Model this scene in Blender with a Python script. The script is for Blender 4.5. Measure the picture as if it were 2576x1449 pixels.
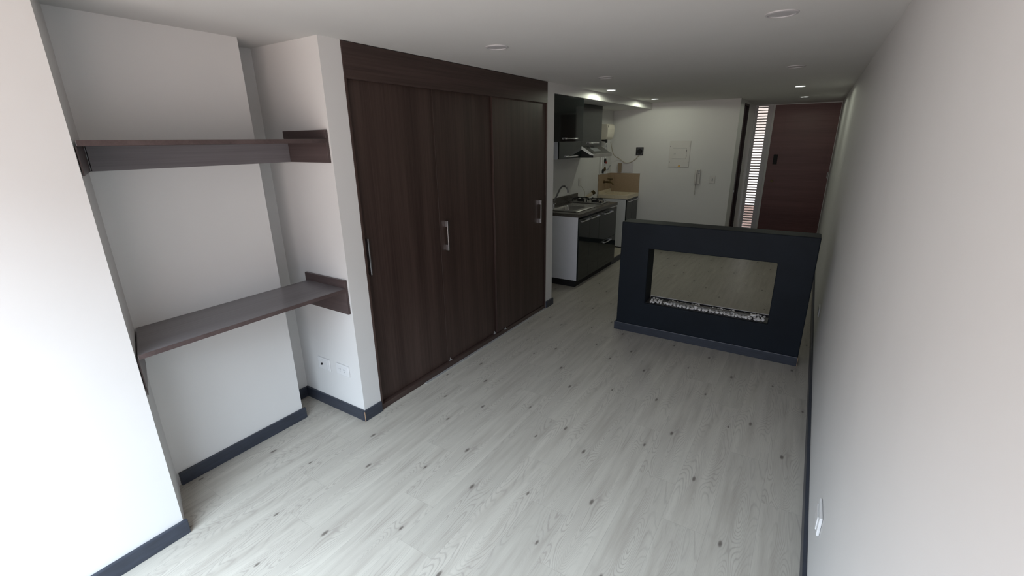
import bpy, bmesh, math, random
import numpy as np
from mathutils import Vector, Matrix
random.seed(7)
for o in list(bpy.data.objects): bpy.data.objects.remove(o, do_unlink=True)
S = bpy.context.scene
COL = S.collection
# ------------------------------------------------------------------ camera
YAW, PITCH, ROLL, FPX = 0.5722, 0.3127, -0.0129, 1147.9
CX, CY, CZ = 2.3591, 0.0, 1.8467
fw = Vector((-math.sin(YAW)*math.cos(PITCH), math.cos(YAW)*math.cos(PITCH), -math.sin(PITCH)))
rt0 = Vector((math.cos(YAW), math.sin(YAW), 0)); up0 = rt0.cross(fw)
rt = math.cos(ROLL)*rt0 + math.sin(ROLL)*up0
up = -math.sin(ROLL)*rt0 + math.cos(ROLL)*up0
cd = bpy.data.cameras.new('camera'); cam = bpy.data.objects.new('camera', cd); COL.objects.link(cam)
cd.sensor_fit = 'HORIZONTAL'; cd.sensor_width = 36; cd.lens = FPX/2576*36
cd.clip_start = .02; cd.clip_end = 200
m = Matrix((rt, up, -fw)).transposed().to_4x4(); m.translation = (CX, CY, CZ)
cam.matrix_world = m
S.camera = cam
# ------------------------------------------------------------------ view
S.view_settings.view_transform = 'Standard'; S.view_settings.look = 'None'
S.view_settings.gamma = 1; S.view_settings.use_curve_mapping = False
S.view_settings.exposure = 0.0
# ------------------------------------------------------------------ world : overcast sky above, brick street and facades below
W = bpy.data.worlds.new('world'); S.world = W; W.use_nodes = True
nt = W.node_tree; nt.nodes.clear()
out = nt.nodes.new('ShaderNodeOutputWorld'); bg = nt.nodes.new('ShaderNodeBackground')
tc = nt.nodes.new('ShaderNodeTexCoord'); sp = nt.nodes.new('ShaderNodeSeparateXYZ')
mr = nt.nodes.new('ShaderNodeMapRange'); cr = nt.nodes.new('ShaderNodeValToRGB')
nt.links.new(tc.outputs['Generated'], sp.inputs[0]); nt.links.new(sp.outputs['Z'], mr.inputs[0])
mr.inputs[1].default_value = -1; mr.inputs[2].default_value = 1
nt.links.new(mr.outputs[0], cr.inputs[0]); nt.links.new(cr.outputs[0], bg.inputs[0]); nt.links.new(bg.outputs[0], out.inputs[0])
e = cr.color_ramp.elements
e[0].position = 0; e[0].color = (.20, .168, .155, 1)
e[1].position = 1; e[1].color = (.72, .86, 1.0, 1)
for p, c in ((.42, (.25, .21, .193, 1)), (.46, (.23, .195, .18, 1)), (.505, (.11, .11, .12, 1)), (.665, (.11, .12, .14, 1)), (.71, (.74, .87, 1., 1))):
    x = e.new(p); x.color = c
bg.inputs[1].default_value = 16.6

# ------------------------------------------------------------------ room measures
H = 2.40; XR = 2.606; YW = -0.50; YB = 7.95; YD = 9.85; XC = 1.31; XK = -0.65; BB = 0.08
Y_P = 0.626; Y_I = 0.760; XN = -0.40; Y_N = 1.5456; Y_S = 1.758; Y_A = 1.904; Y_Bc = 4.366; Y_C = 4.517
WX0, WX1, WZ0, WZ1 = 0.10, 2.55, 0.12, 2.26      # big window behind the camera
pl = bpy.data.lights.new('window_portal', 'AREA'); pl.shape = 'RECTANGLE'; pl.size = WX1-WX0; pl.size_y = WZ1-WZ0
pl.cycles.is_portal = True
po = bpy.data.objects.new('window_portal', pl); COL.objects.link(po)
po.location = ((WX0+WX1)/2, YW-.06, (WZ0+WZ1)/2); po.rotation_euler = (math.radians(90), 0, 0)   # looks to +Y

# ------------------------------------------------------------------ materials
def mat(name, col, rough=.5, metal=0., var=.06, scale=12., stretch=(1, 1, 1), bump=0., spec=.5, emit=None, coat=0.):
    M = bpy.data.materials.new(name); M.use_nodes = True
    n = M.node_tree; b = n.nodes['Principled BSDF']
    t = n.nodes.new('ShaderNodeTexCoord'); mp = n.nodes.new('ShaderNodeMapping'); no = n.nodes.new('ShaderNodeTexNoise')
    mp.inputs['Scale'].default_value = stretch
    n.links.new(t.outputs['Object'], mp.inputs[0]); n.links.new(mp.outputs[0], no.inputs['Vector'])
    no.inputs['Scale'].default_value = scale; no.inputs['Detail'].default_value = 5
    r = n.nodes.new('ShaderNodeValToRGB'); n.links.new(no.outputs['Fac'], r.inputs[0])
    r.color_ramp.elements[0].position = .3; r.color_ramp.elements[1].position = .7
    r.color_ramp.elements[0].color = tuple(c*(1-var) for c in col)+(1,)
    r.color_ramp.elements[1].color = tuple(min(1, c*(1+var)) for c in col)+(1,)
    n.links.new(r.outputs[0], b.inputs['Base Color'])
    b.inputs['Roughness'].default_value = rough; b.inputs['Metallic'].default_value = metal
    b.inputs['Specular IOR Level'].default_value = spec; b.inputs['Coat Weight'].default_value = coat
    if bump:
        bp = n.nodes.new('ShaderNodeBump'); bp.inputs['Strength'].default_value = bump; bp.inputs['Distance'].default_value = .004
        n.links.new(no.outputs['Fac'], bp.inputs['Height']); n.links.new(bp.outputs[0], b.inputs['Normal'])
    if emit:
        b.inputs['Emission Color'].default_value = emit[:3]+(1,); b.inputs['Emission Strength'].default_value = emit[3]
    return M

class G:   # tiny node-math helper
    def __init__(s, M): s.n = M.node_tree
    def m(s, op, a, b=None, c=None):
        x = s.n.nodes.new('ShaderNodeMath'); x.operation = op
        for i, v in enumerate((a, b, c)):
            if v is None: continue
            if isinstance(v, (int, float)): x.inputs[i].default_value = v
            else: s.n.links.new(v, x.inputs[i])
        return x.outputs[0]
    def xyz(s, a, b, c):
        x = s.n.nodes.new('ShaderNodeCombineXYZ')
        for i, v in enumerate((a, b, c)):
            if isinstance(v, (int, float)): x.inputs[i].default_value = v
            else: s.n.links.new(v, x.inputs[i])
        return x.outputs[0]
    def noise(s, v, sc, det=2, dist=0, rough=.5):
        x = s.n.nodes.new('ShaderNodeTexNoise'); s.n.links.new(v, x.inputs['Vector'])
        x.inputs['Scale'].default_value = sc; x.inputs['Detail'].default_value = det
        x.inputs['Distortion'].default_value = dist; x.inputs['Roughness'].default_value = rough
        return x.outputs['Fac']
    def rand(s, a):
        x = s.n.nodes.new('ShaderNodeTexWhiteNoise'); x.noise_dimensions = '1D'; s.n.links.new(a, x.inputs['W']); return x.outputs['Value']
    def ramp(s, f, pts):
        r = s.n.nodes.new('ShaderNodeValToRGB'); s.n.links.new(f, r.inputs[0]); e = r.color_ramp.elements
        e[0].position, e[0].color = pts[0][0], pts[0][1]; e[1].position, e[1].color = pts[-1][0], pts[-1][1]
        for p, c in pts[1:-1]: q = e.new(p); q.color = c
        return r.outputs[0]
    def mix(s, f, a, b, mode='MIX'):
        x = s.n.nodes.new('ShaderNodeMix'); x.data_type = 'RGBA'; x.blend_type = mode
        for k, v in ((0, f), (6, a), (7, b)):
            if isinstance(v, (int, float)): x.inputs[k].default_value = v
            elif isinstance(v, tuple): x.inputs[k].default_value = v
            else: s.n.links.new(v, x.inputs[k])
        return x.outputs[2]

def floor_mat():
    M = bpy.data.materials.new('laminate_floor'); M.use_nodes = True; n = M.node_tree; b = n.nodes['Principled BSDF']; g = G(M)
    geo = n.nodes.new('ShaderNodeNewGeometry'); s = n.nodes.new('ShaderNodeSeparateXYZ'); n.links.new(geo.outputs['Position'], s.inputs[0])
    X, Y = s.outputs[0], s.outputs[1]
    PW, PL = .2085, 1.28
    a = g.m('DIVIDE', g.m('SUBTRACT', X, -.10), PW); i = g.m('FLOOR', a); u = g.m('MULTIPLY', g.m('FRACT', a), PW)
    # rows step back by a steady third with a little irregularity
    off = g.m('ADD', g.m('MULTIPLY', i, .36), g.m('MULTIPLY', g.rand(g.m('ADD', i, 3.3)), .22))
    q = g.m('DIVIDE', g.m('ADD', g.m('ADD', Y, off), 20.), PL); j = g.m('FLOOR', q); w = g.m('MULTIPLY', g.m('FRACT', q), PL)
    rid = g.rand(g.m('ADD', g.m('MULTIPLY', i, 17.31), g.m('MULTIPLY', j, 5.77)))
    design = g.m('FLOOR', g.m('MULTIPLY', rid, 4.0))
    seed = g.m('MULTIPLY', design, 7.3)
    # knots, three per board, their place depends on the board design
    ksum = None; kring = None; esum = None
    for (ku, kw, r, md) in ((.062, .34, .0092, None), (.150, .93, .0065, None)):
        kx = g.m('ADD', ku, g.m('MULTIPLY', g.rand(g.m('ADD', seed, ku*31)), .02))
        ky = g.m('ADD', kw, g.m('MULTIPLY', g.rand(g.m('ADD', seed, kw*17)), .22))
        dx = g.m('SUBTRACT', u, kx); dy = g.m('MULTIPLY', g.m('SUBTRACT', w, ky), .42)
        d2 = g.m('ADD', g.m('MULTIPLY', dx, dx), g.m('MULTIPLY', dy, dy))
        q2 = g.m('MULTIPLY', d2, 1./(r*r)); core = g.m('EXPONENT', g.m('MULTIPLY', g.m('MULTIPLY', q2, q2), -1.))
        if ku > .1: core = g.m('MULTIPLY', core, g.m('LESS_THAN', g.rand(g.m('ADD', seed, 2.2)), .5))
        dy2 = g.m('MULTIPLY', g.m('SUBTRACT', w, ky), .16)
        d3 = g.m('ADD', g.m('MULTIPLY', dx, dx), g.m('MULTIPLY', dy2, dy2))
        halo = g.m('EXPONENT', g.m('MULTIPLY', d3, -1./(.0005)))
        ex = g.m('SUBTRACT', u, g.m('ADD', kx, .028 if ku < .1 else -.035)); ey = g.m('MULTIPLY', g.m('SUBTRACT', w, g.m('SUBTRACT', ky, .30)), .15)
        ed = g.m('ADD', g.m('MULTIPLY', ex, ex), g.m('MULTIPLY', ey, ey))
        eye = g.m('EXPONENT', g.m('MULTIPLY', ed, -1./.0014))
        esum = eye if esum is None else g.m('ADD', esum, eye)
        ksum = core if ksum is None else g.m('ADD', ksum, core)
        kring = halo if kring is None else g.m('ADD', kring, halo)
    v1 = g.xyz(g.m('MULTIPLY', u, 7.0), g.m('MULTIPLY', w, 1.15), seed)
    f1 = g.noise(v1, 1.0, 1.5, .25)
    field = g.m('ADD', g.m('MULTIPLY', f1, 1.0), g.m('ADD', g.m('MULTIPLY', kring, .05), g.m('MULTIPLY', esum, .34)))
    jit = g.noise(g.xyz(g.m('MULTIPLY', u, 60), g.m('MULTIPLY', w, 9), seed), 1., 3)
    ph = g.m('ADD', g.m('MULTIPLY', field, 185), g.m('MULTIPLY', jit, 4.0))
    ring = g.m('POWER', g.m('ADD', g.m('MULTIPLY', g.m('SINE', ph), .5), .5), 4.5)
    # ring lines only show in parts of a board
    patch = g.ramp(g.noise(g.xyz(g.m('MULTIPLY', u, 9), g.m('MULTIPLY', w, 1.6), g.m('ADD', seed, 40)), 1., 2), [(.40, (0, 0, 0, 1)), (.62, (1, 1, 1, 1))])
    fine = g.noise(g.xyz(g.m('MULTIPLY', u, 330), g.m('MULTIPLY', w, 9), seed), 1., 4, 0, .65)
    broad = g.noise(g.xyz(g.m('MULTIPLY', u, 20), g.m('MULTIPLY', w, 1.7), g.m('ADD', seed, 11)), 1., 3)
    base = g.ramp(broad, [(.22, (.36, .333, .292, 1)), (.48, (.445, .421, .373, 1)), (.75, (.49, .468, .415, 1))])
    c = g.mix(g.m('MULTIPLY', g.m('MULTIPLY', ring, patch), .50), base, (.25, .225, .205, 1))
    c = g.mix(g.m('MULTIPLY', g.ramp(fine, [(.42, (0, 0, 0, 1)), (.75, (1, 1, 1, 1))]), .30), c, (.30, .275, .25, 1))
    c = g.mix(g.m('MULTIPLY', g.m('MINIMUM', kring, 1.), .05), c, (.30, .27, .25, 1))
    c = g.mix(g.m('MULTIPLY', g.m('MINIMUM', ksum, 1.), .85), c, (.095, .08, .07, 1))
    tone = g.m('ADD', .94, g.m('MULTIPLY', rid, .09))
    tv = n.nodes.new('ShaderNodeVectorMath'); tv.operation = 'SCALE'; n.links.new(c, tv.inputs[0]); n.links.new(tone, tv.inputs['Scale'])
    # joints
    eu = g.m('MINIMUM', u, g.m('SUBTRACT', PW, u)); ew = g.m('MINIMUM', w, g.m('SUBTRACT', PL, w))
    jt = g.m('LESS_THAN', g.m('MINIMUM', eu, ew), .0007)
    c = g.mix(g.m('MULTIPLY', jt, .35), tv.outputs[0], (.18, .16, .15, 1))
    n.links.new(c, b.inputs['Base Color'])
    b.inputs['Roughness'].default_value = .42; b.inputs['Specular IOR Level'].default_value = .38
    ro = g.m('ADD', .36, g.m('MULTIPLY', fine, .14)); n.links.new(ro, b.inputs['Roughness'])
    bp = n.nodes.new('ShaderNodeBump'); bp.inputs['Strength'].default_value = .08; bp.inputs['Distance'].default_value = .002
    n.links.new(fine, bp.inputs['Height']); n.links.new(bp.outputs[0], b.inputs['Normal'])
    return M

def wood(name, dark, light, axis, rough=.42, sc=1.):
    # fine straight grain running along one axis
    M = bpy.data.materials.new(name); M.use_nodes = True; n = M.node_tree; b = n.nodes['Principled BSDF']; g = G(M)
    geo = n.nodes.new('ShaderNodeNewGeometry'); s = n.nodes.new('ShaderNodeSeparateXYZ'); n.links.new(geo.outputs['Position'], s.inputs[0])
    k = [90*sc, 90*sc, 90*sc]; k[axis] = 1.6*sc
    v = g.xyz(*[g.m('MULTIPLY', s.outputs[i], k[i]) for i in range(3)])
    k2 = [9*sc]*3; k2[axis] = .35*sc
    v2 = g.xyz(*[g.m('MULTIPLY', s.outputs[i], k2[i]) for i in range(3)])
    f = g.m('ADD', g.m('MULTIPLY', g.noise(v, 1., 4, .1, .6), .45), g.m('MULTIPLY', g.noise(v2, 1., 3, .2), .55))
    c = g.ramp(f, [(.36, dark+(1,)), (.64, light+(1,))])
    n.links.new(c, b.inputs['Base Color']); b.inputs['Roughness'].default_value = rough; b.inputs['Specular IOR Level'].default_value = .4
    bp = n.nodes.new('ShaderNodeBump'); bp.inputs['Strength'].default_value = .12; bp.inputs['Distance'].default_value = .002
    n.links.new(f, bp.inputs['Height']); n.links.new(bp.outputs[0], b.inputs['Normal'])
    return M

def granite_mat():
    M = bpy.data.materials.new('speckled_stone'); M.use_nodes = True; n = M.node_tree; b = n.nodes['Principled BSDF']; g = G(M)
    geo = n.nodes.new('ShaderNodeNewGeometry')
    f = g.noise(geo.outputs['Position'], 170., 3, 0, .7)
    f2 = g.noise(geo.outputs['Position'], 45., 2)
    c = g.ramp(f, [(.38, (.025, .023, .022, 1)), (.52, (.075, .067, .060, 1)), (.66, (.20, .18, .16, 1))])
    c = g.mix(g.m('MULTIPLY', f2, .4), c, (.05, .045, .04, 1))
    n.links.new(c, b.inputs['Base Color']); b.inputs['Roughness'].default_value = .22
    return M

WALL = mat('wall_paint', (.655, .65, .642), .75, var=.012, scale=3, spec=.25)
CEIL = mat('ceiling_paint', (.62, .615, .60), .85, var=.012, scale=3, spec=.2)
FLOOR = floor_mat()
BASEM = mat('baseboard_lacquer', (.030, .036, .052), .38, var=.18, scale=9, stretch=(1, 1, 6))
RAW = mat('raw_board_edge', (.50, .33, .21), .8, var=.15, scale=60)
WEN_V = wood('wenge_vertical', (.030, .017, .014), (.066, .042, .035), 2)
WEN_H = wood('wenge_horizontal', (.030, .018, .015), (.064, .041, .036), 1)
SHELF_LIT = wood('wenge_shelf_lit', (.135, .122, .128), (.19, .175, .182), 1, .30)  # lightened wenge: daylight sheen and haze are put into the colour
SHELF2 = wood('wenge_shelf_end', (.062, .043, .042), (.098, .072, .070), 0, .34)
DOORM = wood('entrance_wood', (.105, .036, .034), (.165, .066, .060), 0, .40, .8)
DOORD = wood('bathroom_wood', (.018, .010, .013), (.034, .020, .024), 2, .5)
FIRE = mat('anthracite_paint', (.0085, .0130, .0200), .6, var=.16, scale=4, bump=.06, spec=.2)
FIRE_T = FIRE
GLOSS = mat('black_high_gloss', (.010, .014, .014), .05, var=.1, scale=2, spec=.42)
BLACKM = mat('black_matte', (.008, .008, .010), .7, var=.1)
WHITE = mat('white_melamine', (.64, .655, .70), .45, var=.015)
PLAS = mat('white_plastic', (.70, .70, .705), .35, var=.01)
PLASG = mat('grey_plastic', (.30, .31, .33), .4, var=.02)
CHROME = mat('brushed_metal', (.66, .66, .68), .28, 1., var=.04, scale=40, stretch=(1, 1, .1))
DCHR = mat('dark_chrome', (.30, .30, .31), .18, 1., var=.03)
PANEL = mat('off_white_plastic', (.60, .585, .565), .45, var=.01)
STEEL = mat('stainless_steel', (.42, .41, .40), .30, .9, var=.08, scale=30)
ALU = mat('aluminium_strip', (.55, .55, .55), .4, .5, var=.05)
GRAN = granite_mat()
TUBM = mat('cream_stone', (.66, .58, .44), .4, var=.05, scale=50)
TILE = mat('beige_tile', (.335, .245, .160), .35, var=.07, scale=70)
TILEF = mat('pale_tile', (.52, .48, .38), .4, var=.04, scale=30)
BRASS = mat('aged_brass', (.10, .07, .03), .4, .7, var=.2)
HEATW = mat('heater_enamel', (.62, .58, .50), .35, var=.02)
STONE = mat('white_marble_pebble', (.86, .86, .88), .7, var=.25, scale=45, bump=.3)
STONEW = mat('bright_marble_pebble', (.88, .88, .88), .7, var=.06, scale=45, bump=.3)
SLAT = mat('louver_slat', (.20, .16, .14), .6, var=.1)
CABLE = mat('cream_cable', (.42, .38, .30), .6, var=.03)
RED = mat('red_lever', (.22, .03, .02), .5, var=.1)
YEL = mat('warning_yellow', (.70, .38, .02), .5, var=.02)
LENS_OFF = mat('frosted_lens', (.50, .49, .50), .5, var=.02)
LENS_ON = mat('lit_lens', (.9, .9, .9), .5, var=.01, emit=(.93, 1., .93, 14.))
CREAMF = mat('white_frame_paint', (.55, .53, .55), .5, var=.02)
GROUT = mat('grout', (.22, .17, .12), .8, var=.05)

# ------------------------------------------------------------------ mesh helpers
def bx(bm, x0, x1, y0, y1, z0, z1):
    r = bmesh.ops.create_cube(bm, size=1)
    for v in r['verts']:
        v.co = Vector(((x0+x1)/2+v.co.x*(x1-x0), (y0+y1)/2+v.co.y*(y1-y0), (z0+z1)/2+v.co.z*(z1-z0)))
    return bm
def B(*a):
    bm = bmesh.new()
    for t in (a if isinstance(a[0], tuple) else (a,)): bx(bm, *t)
    return bm
def prism(bm, pts, ax, a, b):
    """polygon pts in the plane across axis ax (0,1,2), extruded from a to b"""
    def P(p, t):
        if ax == 2: return (p[0], p[1], t)
        if ax == 1: return (p[0], t, p[1])
        return (t, p[0], p[1])
    lo = [bm.verts.new(P(p, a)) for p in pts]; hi = [bm.verts.new(P(p, b)) for p in pts]
    n = len(pts); bm.faces.new(lo); bm.faces.new(hi[::-1])
    for i in range(n): bm.faces.new((lo[i], hi[i], hi[(i+1) % n], lo[(i+1) % n]))
    bmesh.ops.recalc_face_normals(bm, faces=bm.faces)
    return bm
def cyl(bm, c, r, h, axis=2, seg=24, r2=None):
    res = bmesh.ops.create_cone(bm, cap_ends=True, segments=seg, radius1=r, radius2=r if r2 is None else r2, depth=h)
    R = Matrix() if axis == 2 else (Matrix.Rotation(math.pi/2, 4, 'Y') if axis == 0 else Matrix.Rotation(-math.pi/2, 4, 'X'))
    bmesh.ops.transform(bm, matrix=Matrix.Translation(c) @ R, verts=res['verts'])
    return bm
def tube(bm, pts, r, seg=12, closed=False):
    pts = [Vector(p) for p in pts]; rings = []
    rr = r if isinstance(r, (list, tuple)) else [r]*len(pts)
    prev = None
    for i, p in enumerate(pts):
        if i == 0: t = pts[1]-p
        elif i == len(pts)-1: t = p-pts[i-1]
        else: t = (pts[i+1]-pts[i-1])
        t.normalize()
        a = prev if prev is not None else (Vector((0, 0, 1)) if abs(t.z) < .9 else Vector((1, 0, 0)))
        n = (a - t*a.dot(t)).normalized(); prev = n; b = t.cross(n)
        rings.append([bm.verts.new(p + rr[i]*(math.cos(2*math.pi*k/seg)*n + math.sin(2*math.pi*k/seg)*b)) for k in range(seg)])
    for i in range(len(rings)-1):
        for k in range(seg):
            bm.faces.new((rings[i][k], rings[i][(k+1) % seg], rings[i+1][(k+1) % seg], rings[i+1][k]))
    bm.faces.new(rings[0][::-1]); bm.faces.new(rings[-1])
    bmesh.ops.recalc_face_normals(bm, faces=bm.faces)
    return bm
def spline(pts, n=8):
    P = [Vector(p) for p in pts]; out = []
    for i in range(len(P)-1):
        p0 = P[max(i-1, 0)]; p1 = P[i]; p2 = P[i+1]; p3 = P[min(i+2, len(P)-1)]
        for k in range(n):
            t = k/n
            out.append(.5*((2*p1)+(p2-p0)*t+(2*p0-5*p1+4*p2-p3)*t*t+(3*p1-p0-3*p2+p3)*t**3))
    out.append(P[-1]); return out
def tag(o, label=None, cat=None, group=None, kind=None):
    if label: o['label'] = label
    if cat: o['category'] = cat
    if group: o['group'] = group
    if kind: o['kind'] = kind
    return o
def thing(name, loc, label, cat, group=None):
    o = bpy.data.objects.new(name, None); COL.objects.link(o); o.location = loc; o.empty_display_size = .1
    return tag(o, label, cat, group)
def rootloc(o):
    v = Vector(o.location)
    while o.parent: o = o.parent; v += Vector(o.location)
    return v
def obj(name, bm, m, parent=None, bevel=0., smooth=False, seg=2):
    if parent is not None: org = rootloc(parent)
    else:
        c = [v.co for v in bm.verts]
        lo = Vector([min(v[i] for v in c) for i in range(3)]); hi = Vector([max(v[i] for v in c) for i in range(3)])
        org = Vector(((lo.x+hi.x)/2, (lo.y+hi.y)/2, lo.z))
    for v in bm.verts: v.co -= org
    me = bpy.data.meshes.new(name); bm.to_mesh(me); bm.free(); me.materials.append(m)
    o = bpy.data.objects.new(name, me); COL.objects.link(o)
    if parent is not None: o.parent = parent
    else: o.location = org
    if smooth:
        for p in me.polygons: p.use_smooth = True
        try: me.set_sharp_from_angle(angle=math.radians(40))
        except Exception: pass
    if bevel:
        b = o.modifiers.new('bevel', 'BEVEL'); b.width = bevel; b.segments = seg; b.limit_method = 'ANGLE'; b.angle_limit = math.radians(40)
    return o
def struct(name, bm, m, parent=None, bevel=0.):
    o = obj(name, bm, m, parent, bevel)
    if parent is None: o['kind'] = 'structure'
    return o

# ================================================================== SETTING
T = .12
struct('floor', B(XK-T, XR+T, YW-T, YD+T, -.10, 0), FLOOR)
struct('ceiling', B(XK-T, XR+T, YW-T, YD+T, H, H+.12), CEIL)
struct('wall_right', B(XR, XR+T, YW, YD+T, 0, H), WALL)
struct('wall_left_front', prism(bmesh.new(), [(XK-T, YW), (0, YW), (0, Y_P), (XN, Y_I), (XK-T, Y_I)], 2, 0, H), WALL)
struct('wall_left_recess', B(XK-T, XN, Y_I, Y_N, 0, H), WALL)
struct('wall_left_niche', B(XK-T, XK, Y_N, Y_S, 0, H), WALL)
struct('wall_left_return', B(XK-T, 0, Y_S, Y_A, 0, H), WALL)
struct('wall_left_closet', B(XK-T, XK-.04, Y_A, Y_Bc, 0, H), WALL)
struct('wall_left_partition', B(XK-T, 0, Y_Bc, Y_C, 0, H), WALL)
struct('wall_left_kitchen', B(XK-T, XK, Y_C, YB+T, 0, H), WALL)
struct('ceiling_beam', B(XK, 0, Y_C, YB, 2.303, H), WALL)
struct('wall_back', B(XK, XC, YB, YB+T, 0, H), WALL)
DY0, DY1, DZ = 8.40, 8.99, 2.362
struct('wall_corridor', B((XC-T, XC, YB+T, DY0, 0, H), (XC-T, XC, DY1, YD, 0, H), (XC-T, XC, DY0, DY1, DZ, H)), WALL)
LX0, LX1, LZ0, LZ1 = 1.325, 1.60, 0.03, 2.392
EX0, EX1, EZ = 1.632, 2.598, 2.386
struct('wall_entrance', B((XC-T, LX0, YD, YD+T, 0, H), (LX1, EX0, YD, YD+T, 0, H), (EX1, XR, YD, YD+T, 0, H),
                          (LX0, LX1, YD, YD+T, 0, LZ0), (LX0, LX1, YD, YD+T, LZ1, H), (EX0, EX1, YD, YD+T, EZ, H)), WALL)
struct('wall_front', B((0, WX0, YW-T, YW, 0, H), (WX1, XR+T, YW-T, YW, 0, H), (WX0, WX1, YW-T, YW, 0, WZ0), (WX0, WX1, YW-T, YW, WZ1, H)), WALL)
# big window behind the camera
w = struct('window_1', B((WX0, WX0+.04, YW-.08, YW-.03, WZ0, WZ1), (WX1-.04, WX1, YW-.08, YW-.03, WZ0, WZ1), (WX0+.04, WX1-.04, YW-.08, YW-.03, WZ0, WZ0+.04),
                         (WX0+.04, WX1-.04, YW-.08, YW-.03, WZ1-.04, WZ1), (1.28, 1.32, YW-.08, YW-.03, WZ0+.04, WZ1-.04)), ALU)
# baseboards
t = .018
def bb(name, bm): return struct(name, bm, BASEM, bevel=.004)
bb('baseboard_right', B(XR-t, XR, YW, YD, 0, BB))
bb('baseboard_left_front', B(0, t, YW, Y_P+.014, 0, BB))
bb('baseboard_left_recess', B(XN, XN+t, Y_I+.01, Y_N+t, 0, BB))
bb('baseboard_left_niche', B(XK, XK+t, Y_N, Y_S-t, 0, BB))
bb('baseboard_left_return', B((XK, 0, Y_S-t, Y_S, 0, BB)))
bb('baseboard_left_corner', B(0, t, Y_S-t, Y_A-.006, 0, BB))
bb('baseboard_left_partition', B(0, t, Y_Bc+.006, Y_C+t, 0, BB))
bb('baseboard_back', B(-.045, XC+t, YB-t, YB, 0, BB))
bb('baseboard_corridor', B((XC, XC+t, YB, DY0, 0, BB), (XC, XC+t, DY1, YD, 0, BB)))
struct('trim_1', B(.0175, .0190, Y_S-t-.0012, Y_S-t+.003, .002, BB-.002), RAW)      # chipped raw edge on the corner
struct('trim_2', B(0.001, .022, 2.35, Y_Bc, 0, .006), ALU)                            # metal strip where the floor meets the wardrobe
# tiled step in the kitchen
ts = struct('trim_3', B(XK, -.05, 6.545, YB-t, 0, .088), TILEF)
struct('trim_4', B(-.05, -.034, 6.545, YB-t, 0, .080), BASEM, bevel=.002)
# joint of the right baseboard (two lengths meet)
# louvered window by the entrance door
w2 = struct('window_2', B((LX0, 1.361, YD-.012, YD+.03, LZ0, LZ1), (1.521, LX1, YD-.012, YD+.03, LZ0, LZ1), (1.361, 1.521, YD-.012, YD+.03, 2.372, LZ1), (1.361, 1.521, YD-.012, YD+.03, LZ0, .08)), CREAMF, bevel=.002)
fr = obj('outer_frame', B((LX0-.012, LX0, YD-.03, YD, LZ0, LZ1+.004), (LX0, LX1, YD-.03, YD-.0125, LZ1-.008, LZ1+.004)), PLAS, w2)
bm = bmesh.new()
z = 2.356
while z > .08:
    r = bmesh.ops.create_cube(bm, size=1)
    bmesh.ops.transform(bm, matrix=Matrix.Translation((1.441, YD+.012, z)) @ Matrix.Rotation(math.radians(8), 4, 'X') @ Matrix.Diagonal((.16, .040, .013, 1)), verts=r['verts'])
    z -= .0485
obj('louver_slats', bm, SLAT, w2)
# unseen hallway outside the entrance, shaped to dim the louver daylight, open both ends
struct('wall_unseen_hallway', B(-.6, 4.2, YD+1.62, YD+1.72, -.1, 2.7), mat('unseen_hall_paint', (.66, .66, .64), .8, var=.02))
struct('baseboard_unseen_hallway', B(-.6, 4.2, YD+1.60, YD+1.62, -.1, .42), mat('unseen_hall_dado', (.25, .17, .14), .6, var=.1, scale=20))
struct('floor_unseen_hallway', B(-.6, 4.2, YD+T, YD+1.60, -.16, -.1), mat('unseen_hall_tile', (.32, .22, .17), .5, var=.1))
struct('ceiling_unseen_hallway', B(-.3, 3.6, YD+T, YD+1.60, 2.62, 2.7), CEIL)
# entrance door
d = tag(obj('door_1', B(EX0, EX1, YD+.012, YD+.05, .0, EZ), DOORM), kind='structure')
bm = bmesh.new()
px0, px1 = 1.815, 2.52
for zz in (2.30, 1.60, .84, .12): bx(bm, px0, px1, YD+.0085, YD+.0125, zz-.006, zz+.0)
for xx in (px0, px1): bx(bm, xx-.003, xx+.003, YD+.0085, YD+.0125, .12, 2.30)
obj('door_moulding', bm, DOORM, d)
obj('lock_box', B(1.72, 1.785, YD-.014, YD+.012, 1.375, 1.545), BLACKM, d, .004)
k = obj('knob', cyl(cyl(bmesh.new(), (1.752, YD-.004, 1.075), .026, .02, 1), (1.752, YD-.03, 1.075), .018, .035, 1), BRASS, d, smooth=True)
obj('hinge', cyl(bmesh.new(), (EX1-.012, YD+.003, 1.20), .008, .10), ALU, d)
# bathroom door standing in the corridor opening
d2 = tag(obj('door_2', B(XC-.075, XC-.035, DY0+.015, DY1-.015, .008, DZ-.03), DOORD), kind='structure')
obj('door_frame', B((XC-.11, XC-.001, DY0, DY0+.014, 0, DZ-.028), (XC-.11, XC-.001, DY1-.014, DY1, 0, DZ-.028), (XC-.11, XC-.001, DY0, DY1, DZ-.028, DZ)), DOORD, d2)
obj('door_handle', cyl(bmesh.new(), (XC-.02, DY0+.08, 1.0), .02, .03, 0), CHROME, d2)

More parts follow.
